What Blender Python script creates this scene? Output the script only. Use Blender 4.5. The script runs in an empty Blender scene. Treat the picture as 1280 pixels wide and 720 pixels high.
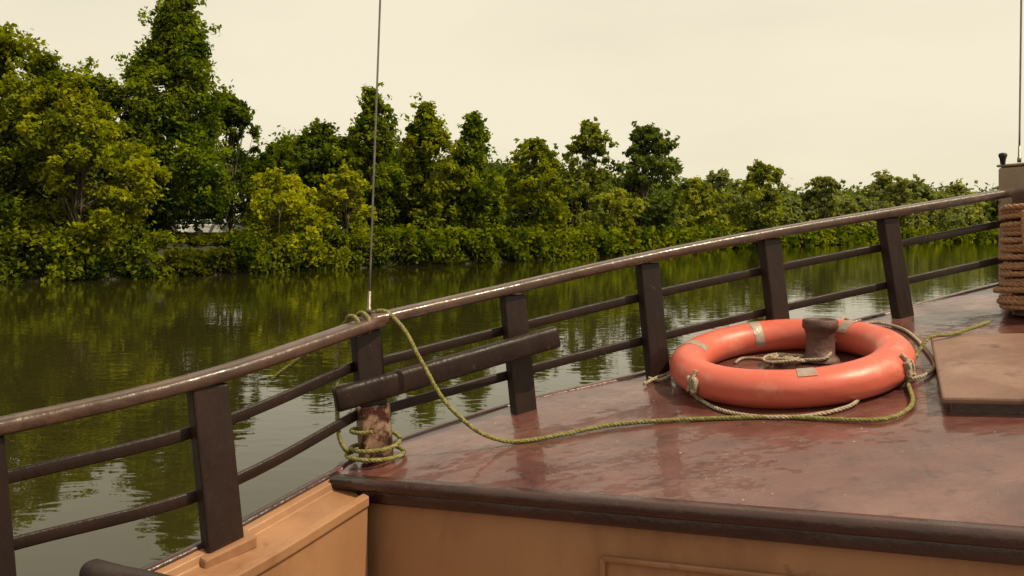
import bpy, math, numpy as np
from mathutils import Vector
S=0.85; ZC=2.5
scn=bpy.context.scene
rng=np.random.default_rng(7)
def B(p): return (S*p[0],S*p[1],ZC+S*p[2])
def dz(x,y): return -1.026+.131*x+.1*y
# ---------------------------------------------------------------- materials
def nt(name):
    m=bpy.data.materials.new(name); m.use_nodes=True
    t=m.node_tree; t.nodes.clear()
    o=t.nodes.new('ShaderNodeOutputMaterial')
    return m,t,o
def N(t,typ,**k):
    n=t.nodes.new(typ)
    for a,b in k.items():
        if a in n.inputs: n.inputs[a].default_value=b
        else: setattr(n,a,b)
    return n
def ramp(t,src,stops):
    r=t.nodes.new('ShaderNodeValToRGB'); e=r.color_ramp.elements
    while len(e)<len(stops): e.new(0.5)
    for i,(p,c) in enumerate(stops):
        e[i].position=p; e[i].color=(*c,1) if len(c)==3 else c
    t.links.new(src,r.inputs[0]); return r
def noise(t,scale,detail=4,rough=.55,vec=(1,1,1),dist=0,off=(0,0,0)):
    tc=t.nodes.new('ShaderNodeTexCoord'); mp=t.nodes.new('ShaderNodeMapping')
    mp.inputs['Scale'].default_value=vec; mp.inputs['Location'].default_value=off
    t.links.new(tc.outputs['Object'],mp.inputs[0])
    n=N(t,'ShaderNodeTexNoise',Scale=scale,Detail=detail,Roughness=rough,Distortion=dist)
    t.links.new(mp.outputs[0],n.inputs['Vector']); return n.outputs[0]
def mixc(t,fac,a,b,mode='MIX'):
    m=t.nodes.new('ShaderNodeMix'); m.data_type='RGBA'; m.blend_type=mode
    for s,v in ((0,fac),(6,a),(7,b)):
        if hasattr(v,'is_linked') or hasattr(v,'links'): t.links.new(v,m.inputs[s])
        else: m.inputs[s].default_value=v if s==0 else ((*v,1) if len(v)==3 else v)
    return m.outputs[2]
def painted(name,c1,c2,rough=(.3,.5),scale=6,vec=(1,1,1),bump=.15,bscale=60,spots=None,chips=None,coat=0,metal=0,spec=.5,stain=None,coatr=.12):
    m,t,o=nt(name); p=t.nodes.new('ShaderNodeBsdfPrincipled'); t.links.new(p.outputs[0],o.inputs[0])
    n1=noise(t,scale,6,.6,vec)
    col=ramp(t,n1,[(.3,c1),(.7,c2)]).outputs[0]
    if stain:
        sc,sv,cc,lo,hi=stain
        n=noise(t,sc,8,.7,sv,.4,(3,1,7)); f=ramp(t,n,[(lo,(0,0,0)),(hi,(1,1,1))]).outputs[0]
        col=mixc(t,f,col,cc)
    if chips:
        sc,cc,lo,hi=chips
        n=noise(t,sc,6,.65,(1,1,1),0,(9,4,2)); f=ramp(t,n,[(lo,(0,0,0)),(hi,(1,1,1))]).outputs[0]
        col=mixc(t,f,col,cc)
    if spots:
        sc,cc,th=spots
        v=N(t,'ShaderNodeTexVoronoi',Scale=sc); tc=t.nodes.new('ShaderNodeTexCoord'); t.links.new(tc.outputs['Object'],v.inputs['Vector'])
        f=ramp(t,v.outputs['Distance'],[(th*.5,(1,1,1)),(th,(0,0,0))]).outputs[0]
        n=noise(t,7,2,.5); g=ramp(t,n,[(.50,(0,0,0)),(.56,(1,1,1))]).outputs[0]
        mm=t.nodes.new('ShaderNodeMath'); mm.operation='MULTIPLY'; t.links.new(f,mm.inputs[0]); t.links.new(g,mm.inputs[1])
        col=mixc(t,mm.outputs[0],col,cc)
    t.links.new(col,p.inputs['Base Color'])
    n2=noise(t,scale*2.3,5,.6,vec,0,(5,5,5))
    r=t.nodes.new('ShaderNodeMapRange'); r.inputs[1].default_value=.3; r.inputs[2].default_value=.7
    r.inputs[3].default_value=rough[0]; r.inputs[4].default_value=rough[1]
    t.links.new(n2,r.inputs[0]); t.links.new(r.outputs[0],p.inputs['Roughness'])
    p.inputs['Metallic'].default_value=metal; p.inputs['Specular IOR Level'].default_value=spec
    p.inputs['Coat Weight'].default_value=coat; p.inputs['Coat Roughness'].default_value=coatr
    b=N(t,'ShaderNodeBump',Strength=bump,Distance=.01)
    n3=noise(t,bscale,5,.6,vec); t.links.new(n3,b.inputs['Height'])
    b2=N(t,'ShaderNodeBump',Strength=bump*1.5,Distance=.02)
    n4=noise(t,bscale*.15,3,.5,vec); t.links.new(n4,b2.inputs['Height']); t.links.new(b2.outputs[0],b.inputs['Normal'])
    t.links.new(b.outputs[0],p.inputs['Normal'])
    if coat: t.links.new(b2.outputs[0],p.inputs['Coat Normal'])
    return m
M={}
M['deck']=painted('deck_paint',(.062,.019,.016),(.125,.042,.035),(.2,.42),5,(1,1,1),.26,38,spots=(24,(.55,.45,.36),.075),chips=(14,(.035,.013,.011),.58,.7),coat=.55,stain=(2.5,(1,2.2,1),(.17,.085,.07),.5,.78),coatr=.07)
M['trim']=painted('dark_trim_paint',(.025,.008,.007),(.050,.017,.014),(.2,.4),8,(1,1,1),.25,50,coat=.25,chips=(20,(.13,.06,.04),.66,.74))
M['rail']=painted('varnished_rail',(.035,.016,.011),(.085,.040,.026),(.28,.48),9,(1,1,1),.25,50,chips=(10,(.15,.085,.055),.56,.78),coat=.2)
M['post']=painted('dark_post_paint',(.012,.006,.005),(.026,.011,.008),(.35,.55),7,(1,1,.3),.3,60,chips=(22,(.10,.055,.04),.66,.74),spec=.3)
M['tan']=painted('tan_hull_paint',(.27,.130,.062),(.35,.18,.092),(.34,.55),2,(1,1,.6),.14,26,chips=(7,(.10,.035,.02),.63,.74),stain=(2.0,(1,1,.3),(.15,.062,.030),.46,.74))
M['hull']=painted('outer_hull',(.05,.02,.015),(.1,.05,.03),(.4,.6),3)
M['hatch']=painted('hatch_paint',(.13,.065,.048),(.20,.108,.078),(.35,.55),4,(1,1,1),.25,50,chips=(11,(.09,.035,.028),.58,.7),stain=(3,(1,1,1),(.25,.15,.115),.55,.75))
M['grey']=painted('weathered_post',(.20,.13,.09),(.34,.25,.18),(.5,.7),6,(1,1,.3),.4,60,chips=(12,(.08,.04,.03),.6,.68))
M['metal']=painted('worn_metal_sleeve',(.24,.11,.065),(.50,.37,.28),(.25,.5),14,(1,1,.4),.4,60,metal=.7,chips=(20,(.07,.025,.016),.48,.58))
M['steel']=painted('steel',(.15,.13,.11),(.25,.22,.2),(.3,.45),20,metal=.8)
M['buoy']=painted('orange_plastic',(.48,.088,.058),(.56,.12,.08),(.34,.5),5,(1,1,1),.12,30,chips=(9,(.60,.25,.18),.56,.80),spots=(30,(.20,.05,.03),.045))
M['tape']=painted('reflective_tape',(.26,.20,.16),(.42,.35,.30),(.3,.5),20,bump=.3,metal=.3,chips=(12,(.5,.15,.10),.56,.64))
M['bollard']=painted('bollard_paint',(.055,.022,.017),(.10,.042,.032),(.45,.65),12,bump=.4,chips=(25,(.16,.08,.055),.62,.72))
def ropemat(n,a,b): return painted(n,a,b,(.75,.9),90,(1,1,1),.6,350,spec=.2)
M['r_olive']=ropemat('olive_rope',(.17,.150,.042),(.26,.23,.08)); M['r_olive2']=ropemat('olive_rope_fleck',(.31,.28,.13),(.19,.17,.055))
M['r_pale']=ropemat('pale_rope',(.33,.245,.175),(.50,.40,.30)); M['r_tan']=ropemat('tan_rope',(.30,.15,.08),(.46,.26,.145))
M['wood']=painted('bark',(.03,.022,.014),(.065,.048,.03),(.8,.9),4,(1,1,.3),.8,20)
M['carwhite']=painted('car_paint_white',(.7,.7,.68),(.8,.8,.78),(.2,.3),2,bump=0,coat=.5)
M['cargrey']=painted('car_paint_grey',(.25,.26,.28),(.3,.3,.32),(.2,.3),2,bump=0,coat=.5)
M['glass']=painted('car_glass',(.02,.025,.03),(.03,.035,.04),(.05,.1),2,bump=0)
M['tyre']=painted('tyre',(.02,.02,.02),(.03,.03,.03),(.7,.8),5)
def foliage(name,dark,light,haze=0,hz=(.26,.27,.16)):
    m,t,o=nt(name)
    a=t.nodes.new('ShaderNodeAttribute'); a.attribute_name='tone'
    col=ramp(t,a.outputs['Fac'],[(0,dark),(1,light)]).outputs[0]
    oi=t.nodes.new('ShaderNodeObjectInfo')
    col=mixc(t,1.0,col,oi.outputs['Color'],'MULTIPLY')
    if haze: col=mixc(t,haze,col,hz)  # aerial haze painted into the leaf colour, fixed per material
    d=t.nodes.new('ShaderNodeBsdfDiffuse'); tr=t.nodes.new('ShaderNodeBsdfTranslucent')
    t.links.new(col,d.inputs[0])
    c2=mixc(t,1.0,col,(1.6,1.5,.4),'MULTIPLY'); t.links.new(c2,tr.inputs[0])
    m1=N(t,'ShaderNodeMixShader'); m1.inputs[0].default_value=.42
    t.links.new(d.outputs[0],m1.inputs[1]); t.links.new(tr.outputs[0],m1.inputs[2])
    t.links.new(m1.outputs[0],o.inputs[0]); return m
M['leaf']=foliage('foliage',(.032,.060,.005),(.235,.255,.008))
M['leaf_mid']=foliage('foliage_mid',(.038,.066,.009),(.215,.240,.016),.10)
M['leaf_far']=foliage('foliage_far',(.05,.078,.016),(.19,.21,.035),.33)  # paler leaf colours stand in for haze over the far bank
# ground
m,t,o=nt('bank_ground'); p=N(t,'ShaderNodeBsdfPrincipled',Roughness=.95); t.links.new(p.outputs[0],o.inputs[0])
n=noise(t,.5,8,.7); c=ramp(t,n,[(.35,(.020,.026,.007)),(.5,(.030,.032,.011)),(.75,(.055,.042,.022))]).outputs[0]; t.links.new(c,p.inputs[0])
b=N(t,'ShaderNodeBump',Strength=1.0,Distance=.2); t.links.new(noise(t,3,6,.7),b.inputs['Height']); t.links.new(b.outputs[0],p.inputs['Normal']); M['ground']=m
# water
m,t,o=nt('river_water'); p=N(t,'ShaderNodeBsdfPrincipled',Roughness=.015); p.inputs['IOR'].default_value=1.333
t.links.new(p.outputs[0],o.inputs[0])
n=noise(t,.15,3,.5); c=ramp(t,n,[(.3,(.018,.016,.004)),(.7,(.026,.023,.006))]).outputs[0]; t.links.new(c,p.inputs[0])
b1=N(t,'ShaderNodeBump',Strength=.17,Distance=.02); t.links.new(noise(t,1.0,2,.5,(1.5,3.0,1),.6),b1.inputs['Height'])
b2=N(t,'ShaderNodeBump',Strength=.10,Distance=.05); t.links.new(noise(t,.6,2,.4,(.6,1.3,1),.3,(4,2,0)),b2.inputs['Height'])
t.links.new(b2.outputs[0],b1.inputs['Normal']); t.links.new(b1.outputs[0],p.inputs['Normal']); M['water']=m
# ---------------------------------------------------------------- mesh helpers
def empty(name):
    e=bpy.data.objects.new(name,None); scn.collection.objects.link(e); return e
def mesh(name,V,F,mats,parent=None,smooth=False,bevel=0,mi=None,seg=2):
    me=bpy.data.meshes.new(name); me.from_pydata([tuple(map(float,v)) for v in V],[],F)
    for mm in (mats if isinstance(mats,list) else [mats]): me.materials.append(mm)
    if mi is not None: me.polygons.foreach_set('material_index',mi)
    if smooth: me.polygons.foreach_set('use_smooth',[True]*len(me.polygons))
    me.update()
    ob=bpy.data.objects.new(name,me); scn.collection.objects.link(ob)
    if parent: ob.parent=parent
    import bmesh
    bm=bmesh.new(); bm.from_mesh(me); bmesh.ops.recalc_face_normals(bm,faces=bm.faces); bm.to_mesh(me); bm.free()
    if bevel:
        bv=ob.modifiers.new('b','BEVEL'); bv.width=bevel; bv.segments=seg; bv.limit_method='ANGLE'; bv.angle_limit=.6
    return ob
def catmull(P,step=.02,closed=False):
    P=[np.array(p,float) for p in P]; out=[]
    Q=[2*P[0]-P[1]]+P+[2*P[-1]-P[-2]]
    for i in range(1,len(Q)-2):
        a,b,c,d=Q[i-1],Q[i],Q[i+1],Q[i+2]; L=np.linalg.norm(c-b); n=max(1,int(L/step))
        for k in range(n):
            s=k/n; out.append(.5*((2*b)+(-a+c)*s+(2*a-5*b+4*c-d)*s*s+(-a+3*b-3*c+d)*s**3))
    out.append(P[-1]); return np.array(out)
def frames(P):
    T=np.gradient(P,axis=0); T/=np.linalg.norm(T,axis=1)[:,None]+1e-9
    ref=np.array([0,0,1.]) if abs(T[0][2])<.9 else np.array([1.,0,0])
    n=np.cross(T[0],ref); n/=np.linalg.norm(n); Ns=[n]
    for i in range(1,len(P)):
        n=n-T[i]*np.dot(n,T[i]); n/=np.linalg.norm(n)+1e-9; Ns.append(n)
    Ns=np.array(Ns); return T,Ns,np.cross(T,Ns)
def tube(P,r,n=8,cap=True):
    P=np.array(P,float); T,A,Bn=frames(P); r=np.broadcast_to(r,(len(P),))
    V=[];F=[]
    for i in range(len(P)):
        for k in range(n):
            a=2*math.pi*k/n; V.append(P[i]+r[i]*(math.cos(a)*A[i]+math.sin(a)*Bn[i]))
    for i in range(len(P)-1):
        for k in range(n): F.append((i*n+k,i*n+(k+1)%n,(i+1)*n+(k+1)%n,(i+1)*n+k))
    if cap: F.append(tuple(range(n))); F.append(tuple(range((len(P)-1)*n,len(P)*n)))
    return V,F
def rope(P,r,pitch=None,step=None,lay=.42):
    """three-strand laid rope along world-space control points"""
    step=step or r*.55; P=catmull(P,step); pitch=pitch or r*6
    T,A,Bn=frames(P); s=np.concatenate([[0],np.cumsum(np.linalg.norm(np.diff(P,axis=0),axis=1))])
    V=[];F=[];MI=[]
    for k in range(3):
        ph=2*math.pi*(s/pitch+k/3)
        Q=P+(r*lay)*(np.cos(ph)[:,None]*A+np.sin(ph)[:,None]*Bn)
        v,f=tube(Q,r*(1-lay),6); o=len(V); V+=v; F+=[tuple(i+o for i in q) for q in f]; MI+=[1 if k==2 else 0]*len(f)
    return V,F,MI
def ropes(name,lst,r,mats,parent=None,brel=True,lay=.42,pitch=None):
    V=[];F=[];MI=[]
    for P in lst:
        if brel: P=[B(p) for p in P]
        v,f,m_=rope(P,r,pitch,None,lay); o=len(V); V+=v; F+=[tuple(i+o for i in q) for q in f]; MI+=m_
    return mesh(name,V,F,mats,parent,True,mi=MI)
def sweep(P,prof,cap=True):
    P=np.array(P,float); n=len(prof); V=[];F=[]
    for i in range(len(P)):
        t=P[min(i+1,len(P)-1)]-P[max(i-1,0)]; t/=np.linalg.norm(t); th=np.array([t[0],t[1],0]); th/=np.linalg.norm(th)
        side=np.array([th[1],-th[0],0]); up=np.cross(side,t)
        if up[2]<0: up=-up
        for s,u in prof: V.append(P[i]+s*side+u*up)
    for i in range(len(P)-1):
        for k in range(n): F.append((i*n+k,i*n+(k+1)%n,(i+1)*n+(k+1)%n,(i+1)*n+k))
    if cap: F.append(tuple(range(n))); F.append(tuple(range((len(P)-1)*n,len(P)*n)))
    return V,F
def rrect(w,h,r,k=3):
    out=[]
    for cx,cy,a0 in ((w/2-r,h/2-r,0),(-w/2+r,h/2-r,90),(-w/2+r,-h/2+r,180),(w/2-r,-h/2+r,270)):
        for i in range(k+1):
            a=math.radians(a0+90*i/k); out.append((cx+r*math.cos(a),cy+r*math.sin(a)))
    return out
def post(name,b,t,w,d,dirxy,mat,parent,bev=.006):
    b=np.array(B(b));t=np.array(B(t)); u=np.array([*dirxy,0.]); u/=np.linalg.norm(u); n=np.array([-u[1],u[0],0])
    V=[]
    for c in (b,t):
        for s1,s2 in ((-1,-1),(1,-1),(1,1),(-1,1)): V.append(c+u*s1*w*S/2+n*s2*d*S/2)
    F=[(0,1,2,3),(4,5,6,7),(0,1,5,4),(1,2,6,5),(2,3,7,6),(3,0,4,7)]
    return mesh(name,V,F,mat,parent,bevel=bev)
def box(name,c,dx,dy,dzv,size,mat,parent,bev=.005):
    V=[];c=np.array(c,float)
    for k in (-1,1):
        for i,j in ((-1,-1),(1,-1),(1,1),(-1,1)): V.append(c+np.array(dx)*i*size[0]/2+np.array(dy)*j*size[1]/2+np.array(dzv)*k*size[2]/2)
    F=[(0,1,2,3),(4,5,6,7),(0,1,5,4),(1,2,6,5),(2,3,7,6),(3,0,4,7)]
    return mesh(name,V,F,mat,parent,bevel=bev)
def lathe(name,c,prof,mat,parent=None,n=32,axis=None):
    V=[];F=[];m_=len(prof)
    for k in range(n):
        a=2*math.pi*k/n
        for r,z in prof: V.append((c[0]+r*math.cos(a),c[1]+r*math.sin(a),c[2]+z))
    for k in range(n):
        for i in range(m_-1): F.append((k*m_+i,((k+1)%n)*m_+i,((k+1)%n)*m_+i+1,k*m_+i+1))
    return mesh(name,V,F,mat,parent,True)
# ---------------------------------------------------------------- boat
boat=empty('wooden_river_boat')
def lerp(a,b,s): return a+(b-a)*s
outer=[(-.60,2.86),(-.52,3.01),(-.03,3.34),(.6,3.56),(1.2,3.80),(1.83,4.03),(2.5,4.30),(3.7,4.68)]
ox=np.array([p[0] for p in outer]); oy=np.array([p[1] for p in outer])
A0=np.array([-.575,2.81]); F2=np.array([2.95,.99])
V=[];F=[];nu,nv=60,30
for i in range(nu+1):
    s=i/nu; fx,fy=A0+(F2-A0)*s; x2=lerp(-.60,3.7,s); y2=np.interp(x2,ox,oy)
    for j in range(nv+1):
        q=j/nv; x=lerp(fx,x2,q); y=lerp(fy,y2,q)
        V.append(B((x,y,dz(x,y)+.0025*math.sin(x*7+y*3)*math.sin(y*5))))
for i in range(nu):
    for j in range(nv): a=i*(nv+1)+j; F.append((a,a+nv+1,a+nv+2,a+1))
mesh('foredeck',V,F,M['deck'],boat,True)
path=catmull([B((x,y+.012,dz(x,y)-.012)) for x,y in outer],.05)
v,f=sweep(path,rrect(.035,.035,.012)); mesh('deck_rim',v,f,M['deck'],boat,True)
def fe(s,dzz=0,off=0):
    x,y=A0+(F2-A0)*s; d=(F2-A0)/np.linalg.norm(F2-A0); n=np.array([d[1],-d[0]]); 
    return (x+n[0]*off,y+n[1]*off,dz(x,y)+dzz)
path=np.array([B(fe(-.004+s*1.0,-.013,.004)) for s in np.linspace(0,1,20)])
v,f=sweep(path,rrect(.055,.036,.013)); mesh('deck_edge_moulding',v,f,M['trim'],boat,True)
path=np.array([B(fe(.0+s*1.0,-.054,-.012)) for s in np.linspace(0,1,20)])
v,f=sweep(path,rrect(.04,.038,.008)); mesh('lower_moulding',v,f,M['trim'],boat,True)
V=[];F=[];n=30
for i in range(n+1):
    p=fe(i/n,-.02,-.02); V.append(B(p)); V.append(B((p[0],p[1],-1.8)))
for i in range(n): F.append((2*i,2*i+1,2*i+3,2*i+2))
mesh('bulkhead',V,F,M['tan'],boat)
def strip(s0,z0,s1,z1,w,name):
    P=[fe(lerp(s0,s1,k/8),0,-.012) for k in range(9)]
    zz=[lerp(z0,z1,k/8) for k in range(9)]
    path=[B((p[0],p[1],p[2]+z_)) for p,z_ in zip(P,zz)]
    v,f=sweep(path,rrect(w,w,.004)); mesh(name,v,f,M['tan'],boat,True)
strip(.235,-.175,.62,-.165,.014,'panel_top_bead')
for s_ in (.235,.62):
    p=fe(s_,-.175,-.012); post('panel_side_bead',(p[0],p[1],-1.6),p,.016,.016,(F2-A0),M['tan'],boat,.003)
O=[(-.60,2.86,-.83),(-.977,2.33,-.936),(-1.40,1.85,-1.0),(-1.80,1.35,-1.04)]
I=[(-.46,2.70,-.85),(-.747,2.306,-.94),(-1.12,1.80,-1.005),(-1.47,1.25,-1.045)]
O=catmull(O,.06);I2=catmull(I,.06); k=40
def res(P,k):
    s=np.concatenate([[0],np.cumsum(np.linalg.norm(np.diff(P,axis=0),axis=1))]); s/=s[-1]
    return np.array([[np.interp(q,s,P[:,c]) for c in range(3)] for q in np.linspace(0,1,k)])
O=res(O,k);I2=res(I2,k)
V=[];F=[]
prof=[(0,-.10),(0,.0),(.0,.012),(.22,.012),(.26,-.012),(.80,-.018),(.84,.0),(1.0,.0),(1.0,-.03),(.96,-.04),(.96,-.85)]
for i in range(k):
    for q,zz in prof: p=O[i]*(1-q)+I2[i]*q; V.append(B((p[0],p[1],p[2]+zz)))
m_=len(prof)
for i in range(k-1):
    for j in range(m_-1): F.append((i*m_+j,(i+1)*m_+j,(i+1)*m_+j+1,i*m_+j+1))
mesh('bulwark',V,F,M['tan'],boat,bevel=.003)
v,f=sweep([B((p[0],p[1],p[2]-.004)) for p in (O*1.0)],rrect(.03,.045,.01)); mesh('bulwark_rubbing_strake',v,f,M['trim'],boat,True)
ch=[(p[0],p[1],p[2]-.02) for p in O[::-1]]+[(x,y+.0,dz(x,y)-.02) for x,y in outer[1:]]
V=[];F=[]
for p in ch:
    for q in np.linspace(0,1,6):
        V.append(B((p[0]+.28*q,p[1]-.30*q,lerp(p[2],-3.1,q))))
for i in range(len(ch)-1):
    for j in range(5): F.append((i*6+j,(i+1)*6+j,(i+1)*6+j+1,i*6+j+1))
mesh('outer_hull',V,F,M['hull'],boat,True)
mesh('well_floor',[B(p) for p in ((-.4,3.0,-1.75),(3.2,1.0,-1.75),(2.2,-1.2,-1.75),(-1.9,-.5,-1.75),(-1.7,1.4,-1.75))],[(0,1,2,3,4)],M['hatch'],boat)
# ---------------------------------------------------------------- railing
rl=empty('boat_railing')
left=[(-2.2,1.35,-.57),(-1.75,1.78,-.535),(-1.31,2.15,-.497),(-.887,2.46,-.425),(-.47,2.955,-.312)]
right=[(-.535,2.915,-.322),(0,3.26,-.222),(.564,3.484,-.108),(1.136,3.70,-.010),(1.765,3.94,.086),(2.46,4.17,.190)]
prof=[(s*S,u*S) for s,u in rrect(.075,.042,.016,4)]
v,f=sweep(catmull([B(p) for p in left],.05),prof); mesh('left_handrail',v,f,M['rail'],rl,True)
v,f=sweep(catmull([B((p[0],p[1],p[2]+.004)) for p in right],.05),prof); mesh('right_handrail',v,f,M['rail'],rl,True)
posts=[((-1.315,2.13,-.99),(-1.355,2.13,-.52),.115),((-.835,2.44,-.935),(-.893,2.46,-.445),.110),((-.475,2.935,-.785),(-.515,2.95,-.340),.100),((.047,3.26,-.70),(.0,3.275,-.242),.095),((.606,3.48,None),(.562,3.497,-.127),.092),((1.185,3.70,None),(1.136,3.715,-.027),.092),((1.83,3.93,None),(1.765,3.955,.069),.092)]
dirs=[(.8,.6),(.72,.7),(.84,.54),(.9,.43),(.93,.37),(.93,.36),(.93,.35)]
bb=[];tt=[]
for (b_,t_,w),d_ in zip(posts,dirs):
    if b_[2] is None: b_=(b_[0],b_[1],dz(b_[0],b_[1]))
    post('rail_post',(b_[0],b_[1],b_[2]-.01),t_,w,.055,d_,M['post'],rl); bb.append(b_);tt.append(t_)
box('post_base',B((bb[1][0],bb[1][1],bb[1][2]+.012)),(.72,.7,.2),(-.7,.72,0),(0,0,1),(.16*S,.09*S,.04*S),M['tan'],rl,.006)
def slat(idx,fr,ext=None,name='slat'):
    P=[]
    for i in idx:
        b_=np.array(bb[i]);t_=np.array(tt[i]); p=t_*(1-fr)+b_*fr; d_=dirs[i]; p[0]-=d_[1]*.036; p[1]+=d_[0]*.036; P.append(B(p))
    if ext:
        for e in ext:
            if e[0]=='a': P.append(B(e[1]))
            else: P.insert(0,B(e[1]))
    v,f=sweep(catmull(P,.06),[(s*S,u*S) for s,u in rrect(.016,.036,.005,2)]); mesh(name,v,f,M['post'],rl,True)
slat([0,1,2],.27,[('b',(-1.8,1.7,-.70))]); slat([0,1,2],.64,[('b',(-1.8,1.7,-.88))])
slat([2,3,4,5,6],.30,[('a',(2.50,4.22,.05))]); slat([2,3,4,5,6],.68,[('a',(2.50,4.22,-.13))])
post('worn_post_sleeve',(-.472,2.932,-.80),(-.488,2.938,-.60),.110,.066,(.84,.54),M['metal'],rl,.008)
bm_=[(-.600,2.845,-.570),(-.30,2.995,-.505),(.0,3.15,-.44),(.175,3.22,-.40)]
v,f=sweep(catmull([B(p) for p in bm_],.04),[(s*S,u*S) for s,u in rrect(.05,.085,.02,4)])
mesh('belaying_beam',v,f,M['post'],rl,True,bevel=.008)
# end post
ep=empty('samson_post')
ez=dz(2.66,4.22)
post('post_body',(2.655,4.24,ez-.02),(2.655,4.24,.33),.27,.24,(.93,.36),M['grey'],ep,.012)
post('post_cap',(2.655,4.24,.331),(2.655,4.24,.345),.28,.25,(.93,.36),M['grey'],ep,.006)
post('iron_bracket',(2.487,4.10,ez),(2.487,4.10,.20),.03,.06,(.93,.36),M['post'],ep,.004)
lathe('knob',B((2.495,4.27,.345)),[(0,.05),(.014,.047),(.018,.038),(.012,.02),(.010,0)],M['post'],ep,16)
rc=empty('coiled_rope_bitt')
cx,cy=2.275,3.66; z0=dz(cx,cy)
lathe('bitt',B((cx,cy,z0)),[(0.0,.475),(.07,.47),(.078,.45),(.07,.43),(.07,0)],M['bollard'],rc,24)
P=[];turns=19
rj=np.random.default_rng(3).normal(size=400)
for i in range(turns*20+1):
    a=2*math.pi*i/20; k_=i/20
    r=.112+.006*math.sin(k_*2.1)+.02*math.exp(-((k_-2)**2)/6)+.004*rj[i//7]
    P.append((cx+r*math.cos(a),cy+r*math.sin(a),z0+.02+.0245*k_+.007*math.sin(a*.31)+.002*rj[i//5+60]))
ropes('rope_wraps',[P],.0135*S,[M['r_tan'],M['r_tan']],rc)
ropes('hanging_bight',[[(2.17,3.56,.09),(2.165,3.55,.0),(2.17,3.53,-.12),(2.18,3.53,-.25),(2.21,3.53,-.33),(2.28,3.50,-.345),(2.4,3.5,-.335)]],.012*S,[M['r_tan'],M['r_tan']],rc)
# ---------------------------------------------------------------- hatch
ht=empty('deck_hatch')
P1=np.array([1.362,2.66]);P2=np.array([1.68,3.376]);dd=np.array([.891,-.454]);P3=P2+dd*.75;P4=P1+dd*.75
def slab(name,z0,z1,ins,mat,bev):
    c=(P1+P2+P3+P4)/4; Q=[]
    for p in (P1,P4,P3,P2):
        e=p-c; Q.append(c+e*(1-ins/np.linalg.norm(e)))
    V=[B((q[0],q[1],dz(*q)+z0)) for q in Q]+[B((q[0],q[1],dz(*q)+z1)) for q in Q]
    return mesh(name,V,[(0,1,2,3),(4,5,6,7),(0,1,5,4),(1,2,6,5),(2,3,7,6),(3,0,4,7)],mat,ht,bevel=bev)
slab('hatch_coaming',-.01,.036,.04,M['trim'],.003); slab('hatch_lid',.036,.058,0,M['hatch'],.006)
# ---------------------------------------------------------------- bollard in ring
bo=empty('mooring_bollard'); bc=(1.255,3.42); bz=dz(*bc)
lathe('bollard_body',B((bc[0],bc[1],bz)),[(0,.134),(.044,.134),(.046,.140),(.052,.141),(.059,.136),(.060,.112),(.053,.104),(.048,.09),(.048,.02),(.067,.006),(.070,-.004)],M['bollard'],bo,32)
# ---------------------------------------------------------------- lifebuoy
lb=empty('lifebuoy'); C=np.array([1.075,3.28,0]); C[2]=dz(C[0],C[1])+.062
nrm=np.array([-.131,-.1,1.]); nrm/=np.linalg.norm(nrm)
ex=np.array([1,0,.131]);ex/=np.linalg.norm(ex); ey=np.cross(nrm,ex)
R=.381;r0=.074
def tor(a,b,rr=r0,sq=.9):
    return C+ (R+rr*math.cos(b))*(math.cos(a)*ex+math.sin(a)*ey)+rr*sq*math.sin(b)*nrm
V=[];F=[];na,nb=120,32
for i in range(na):
    for j in range(nb):
        aa=2*math.pi*i/na
        rr=r0*(1+.006*math.sin(5*aa)+.004*math.sin(9*aa+1)); bang=2*math.pi*j/nb
        V.append(B(tor(aa,bang,rr-(.0025 if j==0 else 0))))
for i in range(na):
    for j in range(nb): F.append((i*nb+j,((i+1)%na)*nb+j,((i+1)%na)*nb+(j+1)%nb,i*nb+(j+1)%nb))
mesh('ring',V,F,M['buoy'],lb,True)
def patch(a0,w,b0,b1,nm):
    V=[];F=[];n1,n2=6,18
    for i in range(n1+1):
        for j in range(n2+1): V.append(B(tor(a0+w*(i/n1-.5),lerp(b0,b1,j/n2),r0+.0018)))
    for i in range(n1):
        for j in range(n2): a=i*(n2+1)+j; F.append((a,a+n2+1,a+n2+2,a+1))
    mesh(nm,V,F,M['tape'],lb,True)
d2=math.radians
patch(d2(-99),d2(9),d2(55),d2(140),'reflective_band'); patch(d2(150),d2(8),d2(30),d2(150),'reflective_band')
patch(d2(29),d2(8),d2(20),d2(150),'reflective_band'); patch(d2(92),d2(7),d2(20),d2(200),'reflective_band')
h=.010
def dk(x,y,k=h): return (x,y,dz(x,y)+k)
gl=[dk(.529,3.369),dk(.627,3.465),dk(.68,3.44,.03),(.70,3.33,-.50),dk(.68,3.2,.02),dk(.687,3.137),dk(.731,2.955),dk(.841,2.83),dk(.988,2.785),dk(1.144,2.83),dk(1.22,2.93,.02),(1.29,2.985,-.50)]
gl2=[(1.29,2.985,-.50),dk(1.42,2.99,.02),dk(1.559,3.1),dk(1.65,3.36),dk(1.71,3.664),dk(1.66,3.84),dk(1.553,3.79,.02),(1.46,3.66,-.38),(1.38,3.52,-.372),(1.31,3.43,-.46),(1.25,3.34,-.50),dk(1.16,3.38,.02)]
gl3=[dk(.70,3.34),dk(.66,3.38,.03),dk(.60,3.40),dk(.56,3.44)]
ropes('grab_line',[gl,gl2,gl3],.0075*S,[M['r_pale'],M['r_pale']],lb)
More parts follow.
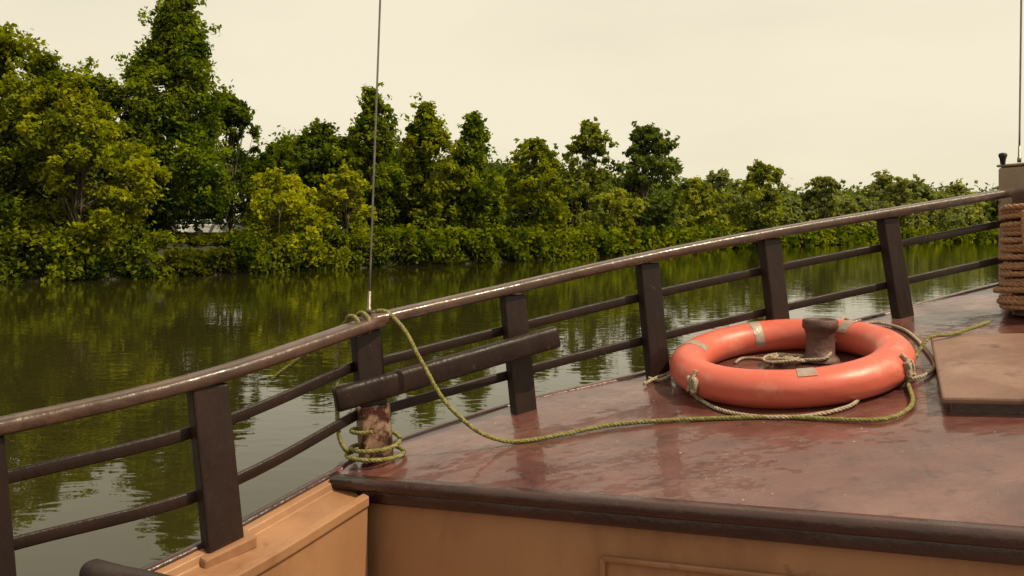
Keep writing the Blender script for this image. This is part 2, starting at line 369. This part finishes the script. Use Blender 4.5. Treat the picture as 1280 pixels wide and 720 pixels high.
def knot(a0,b0):
    L=[]
    c=np.array(tor(a0,b0,r0+.006)); t1=(-math.sin(a0))*ex+math.cos(a0)*ey; t2=np.array(tor(a0,b0+.1,r0+.006))-c; t2/=np.linalg.norm(t2); t3=np.cross(t1,t2)
    for i in range(28):
        a=i*.62; L.append(tuple(c+t1*.020*math.cos(a)+t2*(.026*math.sin(a*1.5))+t3*.006*math.sin(a*2.3)))
    return L
ropes('lashing',[knot(d2(205),d2(5)),knot(d2(-46),d2(5)),[tuple(tor(d2(205)+.0*i,d2(5)-d2(14)*i,.082,.95)) for i in range(-3,7)],[tuple(tor(d2(-46),d2(5)-d2(14)*i,.082,.95)) for i in range(-3,7)]],.0075*S,[M['r_pale'],M['r_pale']],lb)
sp=[]
for i in range(80):
    a=i*.38; r=.02+.0007*i; sp.append((1.12+r*1.3*math.cos(a),3.42+r*math.sin(a),dz(1.12,3.42)+.012+.008*math.sin(a*1.7)+.01))
sp+= [dk(1.05,3.50),dk(.98,3.55),dk(.93,3.50)]
ropes('rope_coil',[sp],.0065*S,[M['r_pale'],M['r_pale']])
# ---------------------------------------------------------------- olive mooring rope
dirr=np.array([.84,.54]);pp=np.array([-.54,.84])
def railloop(c,n,adv,r=.05,a0=0,dirn=1):
    L=[]
    for i in range(n*12+1):
        a=a0+dirn*2*math.pi*i/12; q=i/(n*12)
        L.append((c[0]+dirr[0]*adv*q+pp[0]*r*math.cos(a),c[1]+dirr[1]*adv*q+pp[1]*r*math.cos(a),c[2]+.12*adv*q*2+.036*math.sin(a)))
    return L
c0=(-.56,2.90,-.328)
tail=[(-.9,3.15,-.555),(-.86,3.14,-.52),(-.80,3.12,-.48),(-.735,3.08,-.43),(-.66,3.03,-.385)]
lp=railloop(c0,2,.075,.047,math.pi*.1,1)
main=[(-.455,2.965,-.278),(-.40,2.93,-.312),(-.36,2.91,-.36),(-.331,2.90,-.414),(-.295,2.89,-.475),(-.261,2.88,-.535),(-.225,2.875,-.585),(-.178,2.87,-.632),(-.12,2.875,-.68),(-.05,2.885,-.712)]+[dk(x,y,.01) for x,y in [(.028,2.899),(.166,2.91),(.336,2.943),(.528,2.918),(.711,2.869),(.911,2.80),(1.081,2.702),(1.196,2.671),(1.315,2.762)]]+[dk(1.395,2.959,.012)]+[dk(1.44,3.096,.02),dk(1.546,3.215,.03),(1.62,3.26,dz(1.62,3.26)+.078),(1.72,3.286,dz(1.72,3.286)+.072),(1.83,3.34,dz(1.83,3.34)+.071),(1.93,3.40,dz(1.93,3.40)+.068)]
pz=[]
nt_=2.4
for i in range(int(12*nt_)+1):
    a=2*math.pi*(i/12)+2.6; q=i/(12*nt_); r=.078+.004*math.sin(q*9)+.022*(1-q)
    pz.append((-.475+r*math.cos(a),2.93+r*.8*math.sin(a),-.775+.055*q*q*2+.012*math.sin(a)*q))
vert=[(-.60,2.90,-.37),(-.605,2.885,-.45),(-.60,2.88,-.60),(-.59,2.87,-.70),(-.57,2.885,-.75)]
ropes('mooring_rope',[tail+lp+main,vert+pz],.0082*S,[M['r_olive'],M['r_olive2']],lay=.3,pitch=.035)
# ---------------------------------------------------------------- cables
def cable(name,a,b,r):
    P=[np.array(B(a))*(1-q)+np.array(B(b))*q for q in np.linspace(0,1,20)]
    o=empty(name)
    v,f=tube(P,r,8); mesh('wire',v,f,M['steel'],o,True)
    d=(P[-1]-P[0])/np.linalg.norm(P[-1]-P[0])
    v,f=tube([P[0],P[0]+d*.02,P[0]+d*.021,P[0]+d*.07],[.008,.008,.0055,.005],10); mesh('ferrule',v,f,M['steel'],o,True)
cable('stay_cable',(-.503,2.95,-.29),(-.38,2.95,3.1),.0030)
cable('stay_cable',(2.512,4.16,.345),(2.55,4.16,3.4),.0038)
bn=empty('bench')
v,f=sweep(catmull([B(p) for p in ((-.80,1.60,-.655),(-.72,1.55,-.650),(-.614,1.5,-.648),(-.3,1.35,-.66),(.1,1.12,-.67))],.03),[(s*S,u*S) for s,u in rrect(.05,.06,.02,4)]); mesh('backrest',v,f,M['post'],bn,True)
for x,y in ((-.68,1.53),(0,1.17)): post('leg',(x,y,-1.75),(x,y,-.68),.06,.04,(.9,-.4),M['post'],bn)
box('seat',B((-.42,1.20,-1.28)),(.9,-.42,0),(.42,.9,0),(0,0,1),(.8,.34,.035),M['post'],bn,.006)
# ---------------------------------------------------------------- water / terrain
mesh('river_water',[(-1600,-600,0),(1800,-600,0),(1800,1800,0),(-1600,1800,0)],[(0,1,2,3)],M['water'])
bank=[(-400,-60),(-150,5),(-60,30),(-26,42),(-19.3,46),(-10.6,58),(-1.3,69),(20,105),(53,154),(125,219),(300,330),(700,480),(1500,700)]
bp=catmull([(x,y,0) for x,y in bank],3.0)[:,:2]
off=[(-1.5,-.8),(0,-.05),(.5,.35),(1.2,.6),(2.5,1.3),(5,1.9),(9,2.05),(30,2.15),(90,2.3)]
T=np.gradient(bp,axis=0);T/=np.linalg.norm(T,axis=1)[:,None];Nn=np.stack([-T[:,1],T[:,0]],1)
V=[];F=[];nn=len(off)+1
for i,(p,q) in enumerate(zip(bp,Nn)):
    for o_,z_ in off:
        w=rng.normal()*min(.35,abs(o_)*.15+.1); V.append((p[0]+q[0]*(o_+w),p[1]+q[1]*(o_+w),z_+rng.normal()*.06))
    V.append((p[0]-900,p[1]+1400,4))
for i in range(len(bp)-1):
    for j in range(nn-1): a=i*nn+j; F.append((a,a+nn,a+nn+1,a+1))
mesh('ground',V,F,M['ground'],smooth=True)
# ---------------------------------------------------------------- foliage
def leafmesh(C,R,n,size,tone,rg,flat=.8):
    """C centres, R radii, n leaves per clump; soft, ragged clumps"""
    idx=np.repeat(np.arange(len(C)),n); K=len(idx)
    d=rg.normal(size=(K,3)); d/=np.linalg.norm(d,axis=1)[:,None]
    ax=rg.normal(size=(len(C),3)); ax/=np.linalg.norm(ax,axis=1)[:,None]
    sq=rg.uniform(-.35,.6,len(C))
    rad=R[idx]*np.clip(rg.normal(.72,.30,K),.05,1.6)
    off_=d*rad[:,None]; pr=(off_*ax[idx]).sum(1)[:,None]; off_=off_+ax[idx]*pr*sq[idx][:,None]
    off_[:,2]*=flat
    P=C[idx]+off_
    nm=d*.45+rg.normal(size=(K,3))*.6+np.array([0,0,.45]); nm/=np.linalg.norm(nm,axis=1)[:,None]
    t=np.cross(nm,rg.normal(size=(K,3))); t/=np.linalg.norm(t,axis=1)[:,None]; b=np.cross(nm,t)
    s=size*rg.uniform(.6,1.4,K)[:,None]
    V=np.empty((K,4,3)); V[:,0]=P-t*s*.6; V[:,1]=P+b*s*.36; V[:,2]=P+t*s*.6-nm*s*.12; V[:,3]=P-b*s*.36
    tn=np.clip(tone[idx]+rg.normal(size=K)*.16,0,1)
    return V.reshape(-1,3),np.repeat(tn,4)
def build(name,Vl,tn,wood,mats,color=(1,1,1,1)):
    wv,wf=wood
    wv=np.array(wv,float).reshape(-1,3); nl=len(Vl)//4
    me=bpy.data.meshes.new(name); allv=np.concatenate([Vl,wv]); me.vertices.add(len(allv)); me.vertices.foreach_set('co',allv.ravel())
    li=np.arange(nl*4); wl=np.array([i+nl*4 for f_ in wf for i in f_],int) if wf else np.zeros(0,int)
    me.loops.add(len(li)+len(wl)); me.loops.foreach_set('vertex_index',np.concatenate([li,wl]).astype(np.int32))
    tot=np.array([4]*nl+[len(f_) for f_ in wf]); st=np.concatenate([[0],np.cumsum(tot)[:-1]])
    me.polygons.add(len(tot)); me.polygons.foreach_set('loop_start',st.astype(np.int32)); me.polygons.foreach_set('loop_total',tot.astype(np.int32))
    for mm in mats: me.materials.append(mm)
    me.polygons.foreach_set('material_index',np.array([0]*nl+[1]*len(wf),np.int32))
    me.update(calc_edges=True)
    at=me.attributes.new('tone','FLOAT','POINT'); at.data.foreach_set('value',np.concatenate([tn,np.zeros(len(wv))]).astype(np.float32))
    ob=bpy.data.objects.new(name,me); scn.collection.objects.link(ob); ob.color=color; return ob
def tree(name,x,y,top,rad,kind='broad',base=None,lowf=.12,col=(1,1,1,1),mat='leaf',dens=1.0,tone0=.45):
    rg=np.random.default_rng(int(abs(x*31+y*17+top*7)*10)%100000)
    gz=1.6; H=top-gz; ls=max(.23,y*.0048)
    nc=int({'broad':125,'tall':130,'bush':70}[kind]*dens)
    tt_=rg.uniform(0,1,nc)**.85; C=np.zeros((nc,3)); R=np.zeros(nc); lo=lowf
    nl=7 if kind!='bush' else 5
    la=rg.uniform(0,6.28,nl); lh=rg.uniform(.2,.95,nl); lr=rg.uniform(.12,.42,nl)
    lean=rg.normal(size=2)*rad*.12
    for i,q in enumerate(tt_):
        if kind=='broad': pr=(math.sin(math.pi*min(1,(q*.82+.15)))**.65)
        elif kind=='tall': pr=(math.sin(math.pi*min(1,(q*.76+.22)))**.9)*(1-.25*q)
        else: pr=math.sqrt(max(0,1-(max(0,q-.3)/.72)**2))
        a=rg.uniform(0,6.283); rr=rad*pr*(rg.uniform(.15 if kind=='tall' else .3,1)**.5)
        k=1+sum(lr[j]*math.exp(-((q-lh[j])/.12)**2)*math.cos(a-la[j]) for j in range(nl))
        cr=rad*rg.uniform(.11,.26)*(1.15-.5*q)
        rr=max(0,rr*k-cr*.4)
        C[i]=(x+rr*math.cos(a)+lean[0]*q,y+rr*math.sin(a)+lean[1]*q,gz+H*(lo+(1-lo)*q)-cr*.6+rg.normal()*.1*cr); R[i]=cr
    for j,q in enumerate((1.0,.955,.91,.87,.82)):   # leader
        R[j]=rad*(.12+.03*j); C[j]=(x+lean[0]*q+rg.normal()*rad*.04*j,y+lean[1]*q+rg.normal()*rad*.04*j,gz+H*q-.8*R[j])
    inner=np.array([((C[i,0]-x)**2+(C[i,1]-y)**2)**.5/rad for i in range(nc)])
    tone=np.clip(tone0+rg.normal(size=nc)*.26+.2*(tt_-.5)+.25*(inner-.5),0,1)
    n=max(16,int(9.5*np.mean(R**2)/(ls*ls*.43)))
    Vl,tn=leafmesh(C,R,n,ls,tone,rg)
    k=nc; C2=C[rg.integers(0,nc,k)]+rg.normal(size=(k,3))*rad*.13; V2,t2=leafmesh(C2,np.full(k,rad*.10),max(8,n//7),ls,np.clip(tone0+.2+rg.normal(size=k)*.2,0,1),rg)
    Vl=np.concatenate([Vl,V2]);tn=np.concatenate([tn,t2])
    wv=[];wf=[]
    tr=max(.1,H*.013); zz=np.linspace(0,1,7)
    P=np.array([[x+.25*math.sin(q*4+x)+lean[0]*q,y+.2*math.cos(q*3)+lean[1]*q,lerp(.8,gz+H*.86,q)] for q in zz]); v,f=tube(P,tr*(1.12-zz),7); wv+=v;wf+=f
    for j in range(0,nc,6):
        s=P[int(rg.integers(1,5))]; e=C[j]
        if e[2]<s[2]-1: continue
        mid=(s+e)/2+np.array([0,0,.3]); v,f=tube([s,mid,e],[tr*.45,tr*.28,tr*.08],5); o_=len(wv); wv+=v; wf+=[tuple(i+o_ for i in q) for q in f]
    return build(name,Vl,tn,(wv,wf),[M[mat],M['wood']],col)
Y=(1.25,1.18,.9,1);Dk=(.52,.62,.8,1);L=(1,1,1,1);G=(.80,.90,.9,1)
tree('riverside_tree',-28.0,46,13.2,5.2,'broad',lowf=0,col=L,dens=1.1)
tree('riverside_tree',-23.3,45,10.6,3.4,'broad',lowf=0,col=(1.15,1.1,.9,1),tone0=.55)
tree('riverside_tree',-34.5,45,13.0,5.0,'broad',lowf=0,col=L)
tree('riverside_tree',-25.6,51,12.0,4.0,'broad',lowf=0,col=G)
tree('poplar_tree',-21.6,53,17.6,4.4,'tall',lowf=.16,col=G,dens=1.7)
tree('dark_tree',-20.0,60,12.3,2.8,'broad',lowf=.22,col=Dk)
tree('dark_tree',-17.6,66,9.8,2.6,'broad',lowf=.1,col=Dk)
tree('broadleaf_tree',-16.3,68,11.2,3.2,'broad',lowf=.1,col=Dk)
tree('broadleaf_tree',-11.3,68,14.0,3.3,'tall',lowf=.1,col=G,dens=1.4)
tree('broadleaf_tree',-7.3,70,13.2,3.7,'tall',lowf=.05,col=L,dens=1.4,tone0=.55)
tree('broadleaf_tree',-3.6,72,12.7,3.3,'tall',lowf=.05,col=G,dens=1.3)
tree('broadleaf_tree',2.3,80,11.4,3.6,'broad',lowf=.0,col=L)
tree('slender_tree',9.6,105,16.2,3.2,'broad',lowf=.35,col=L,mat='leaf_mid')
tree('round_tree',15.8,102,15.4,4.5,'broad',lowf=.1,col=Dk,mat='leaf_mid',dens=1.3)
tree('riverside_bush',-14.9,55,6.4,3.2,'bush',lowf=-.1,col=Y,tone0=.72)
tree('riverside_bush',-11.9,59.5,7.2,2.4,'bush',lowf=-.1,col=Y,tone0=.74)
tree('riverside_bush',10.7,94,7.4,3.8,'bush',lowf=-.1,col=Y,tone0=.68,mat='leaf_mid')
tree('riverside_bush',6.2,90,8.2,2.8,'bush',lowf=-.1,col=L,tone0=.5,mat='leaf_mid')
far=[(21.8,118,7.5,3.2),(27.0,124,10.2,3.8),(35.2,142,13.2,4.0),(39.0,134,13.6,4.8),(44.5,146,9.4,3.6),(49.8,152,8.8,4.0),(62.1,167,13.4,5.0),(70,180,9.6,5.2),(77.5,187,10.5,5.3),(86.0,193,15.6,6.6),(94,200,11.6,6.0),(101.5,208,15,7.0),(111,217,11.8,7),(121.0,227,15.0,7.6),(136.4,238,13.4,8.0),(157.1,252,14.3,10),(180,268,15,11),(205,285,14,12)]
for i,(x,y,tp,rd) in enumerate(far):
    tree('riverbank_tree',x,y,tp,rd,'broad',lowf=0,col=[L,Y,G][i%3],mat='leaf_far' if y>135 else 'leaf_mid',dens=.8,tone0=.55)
sb=np.concatenate([[0],np.cumsum(np.linalg.norm(np.diff(bp,axis=0),axis=1))])
def clumprow(name,x0,x1,offr,zr,rr,stepk,mat,tone0,hfun=None,skip=None,col=(1,1,1,1)):
    rg=np.random.default_rng(len(name)*13+int(offr[1]*7)); C=[];R=[];Ls=[]
    m0=(bp[:,0]>x0)&(bp[:,0]<x1); ids=np.where(m0)[0]; s=sb[ids[0]]
    while s<sb[ids[-1]]:
        px=np.interp(s,sb,bp[:,0]);py=np.interp(s,sb,bp[:,1]);qx=np.interp(s,sb,Nn[:,0]);qy=np.interp(s,sb,Nn[:,1])
        sc=max(1,py/70); s+=stepk*sc*rg.uniform(.6,1.4)
        o_=rg.uniform(*offr); cx_=px+qx*o_; cy_=py+qy*o_
        if skip and skip(cx_,cy_): continue
        h_=hfun(cx_,cy_) if hfun else zr[1]
        C.append((cx_,cy_,zr[0]+(h_-zr[0])*rg.uniform(0,1)**.8)); R.append(rg.uniform(*rr)*sc); Ls.append(py)
    C=np.array(C);R=np.array(R);Ls=np.array(Ls); Vs=[];ts=[]
    tone=np.clip(tone0+rg.normal(size=len(C))*.22,0,1)
    for lo_,hi_ in ((0,60),(60,90),(90,140),(140,400)):
        k=(Ls>=lo_)&(Ls<hi_)
        if not k.any(): continue
        ls=max(.24,Ls[k].mean()*.005); n=max(20,int(8*np.mean(R[k])**2/(ls*ls*.43)))
        v,t_=leafmesh(C[k],R[k],n,ls,tone[k],rg); Vs.append(v);ts.append(t_)
    return build(name,np.concatenate(Vs),np.concatenate(ts),([],[]),[M[mat],M['wood']],col)
def gap(x,y):
    u=640+1050*x/y; return 205<u<300
clumprow('bank_undergrowth',-60,230,(-.7,1.6),(.0,2.4),(.45,1.0),.15,'leaf',.4,skip=gap,col=(.9,.92,.8,1))
clumprow('bank_grass_tufts',-60,60,(-.4,3.0),(.0,1.3),(.25,.55),.045,'leaf',.35,skip=lambda x,y: not gap(x,y),col=(.70,.62,.6,1))
clumprow('bank_grass_tufts',-60,60,(3,9),(1.9,2.2),(.2,.4),.05,'leaf',.4,skip=lambda x,y: not gap(x,y),col=(.8,.75,.7,1))
def bh(x,y):
    u=640+1050*x/y; v=np.interp(u,[-100,0,200,300,340,500,640,760,850,1000,1280],[90,100,190,205,185,190,215,232,250,256,256]); return (290-v)/1050*y+2.5
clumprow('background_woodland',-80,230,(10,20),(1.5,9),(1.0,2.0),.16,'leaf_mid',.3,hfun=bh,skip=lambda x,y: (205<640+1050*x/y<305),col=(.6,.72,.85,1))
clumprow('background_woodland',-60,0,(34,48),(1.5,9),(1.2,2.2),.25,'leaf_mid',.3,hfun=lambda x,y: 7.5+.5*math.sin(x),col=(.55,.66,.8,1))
# ---------------------------------------------------------------- cars
def car(x,y,z,ang,paint):
    e=empty('parked_car'); ca,sa=math.cos(ang),math.sin(ang)
    def W(p): return (x+p[0]*ca-p[1]*sa,y+p[0]*sa+p[1]*ca,z+p[2])
    prof=[(-2.1,.35),(-2.12,.8),(-1.95,.98),(-1.6,1.02),(-1.25,1.42),(.3,1.46),(1.05,1.0),(1.9,.85),(2.1,.65),(2.1,.35)]
    V=[];n=len(prof)
    for sy,sh in ((-.85,1),(.85,1)):
        for a,b in prof: V.append(W((a,sy*(.82 if b>1.1 else 1),b)))
    F=[tuple(range(n)),tuple(range(n,2*n))]+[(i,(i+1)%n,n+(i+1)%n,n+i) for i in range(n)]
    mesh('body',V,F,paint,e,bevel=.05)
    for sy in (-1,1):
        for q in (((-1.45,1.06),(-1.15,1.36),(-.5,1.38),(-.5,1.06)),((-.42,1.06),(-.42,1.38),(.25,1.38),(.85,1.04))):
            mesh('side_window',[W((a,sy*(.865 if b<1.1 else .735),b)) for a,b in q],[(0,1,2,3)],M['glass'],e)
        for wx in (-1.3,1.3):
            P=[W((wx,sy*.70,.32)),W((wx,sy*.88,.32))]; v,f=tube(P,.32,18); mesh('wheel',v,f,M['tyre'],e)
            P=[W((wx,sy*.88,.32)),W((wx,sy*.885,.32))]; v,f=tube(P,.18,14); mesh('hubcap',v,f,M['steel'],e)
    return e
car(-23.2,66.5,2.08,.15,M['carwhite']); car(-27.2,71,2.1,.5,M['carwhite']); car(-22,76,2.12,-.2,M['cargrey'])
# ---------------------------------------------------------------- light
sd=Vector((.90,-.38,0)).normalized(); el=math.radians(56)
sv=Vector((sd.x*math.cos(el),sd.y*math.cos(el),math.sin(el)))
sl=bpy.data.lights.new('sun','SUN'); sl.energy=5.0; sl.angle=math.radians(.6); sl.color=(1,.87,.60)
so=bpy.data.objects.new('sun',sl); scn.collection.objects.link(so); so.rotation_euler=sv.to_track_quat('Z','Y').to_euler()
w=bpy.data.worlds.new('World'); scn.world=w; w.use_nodes=True; t=w.node_tree; t.nodes.clear()
o=t.nodes.new('ShaderNodeOutputWorld'); bg=t.nodes.new('ShaderNodeBackground'); bg.inputs[1].default_value=.1
sk=t.nodes.new('ShaderNodeTexSky'); sk.sky_type='NISHITA'; sk.sun_disc=False; sk.sun_elevation=el; sk.sun_rotation=math.atan2(sd.x,sd.y)
sk.dust_density=4; sk.air_density=1
tc=t.nodes.new('ShaderNodeTexCoord'); mp=t.nodes.new('ShaderNodeMapping'); mp.inputs['Scale'].default_value=(1,1,3.5); t.links.new(tc.outputs['Generated'],mp.inputs[0])
nz=N(t,'ShaderNodeTexNoise',Scale=1.6,Detail=5,Roughness=.5); t.links.new(mp.outputs[0],nz.inputs['Vector'])
hz=ramp(t,nz.outputs[0],[(.35,(8.7,7.9,5.8)),(.65,(10.1,9.1,6.8))]).outputs[0]
mx=mixc(t,.88,sk.outputs[0],hz); t.links.new(mx,bg.inputs[0]); t.links.new(bg.outputs[0],o.inputs[0])
# ---------------------------------------------------------------- camera
cam=bpy.data.cameras.new('camera'); co=bpy.data.objects.new('camera',cam); scn.collection.objects.link(co); scn.camera=co
co.location=(0,0,ZC); co.rotation_euler=(math.radians(90),0,0); cam.sensor_width=36; cam.lens=36*1050/1280; cam.shift_y=-70/1280
cam.clip_start=.05; cam.clip_end=5000
scn.view_settings.view_transform='Standard'; scn.view_settings.look='None'; scn.view_settings.exposure=0
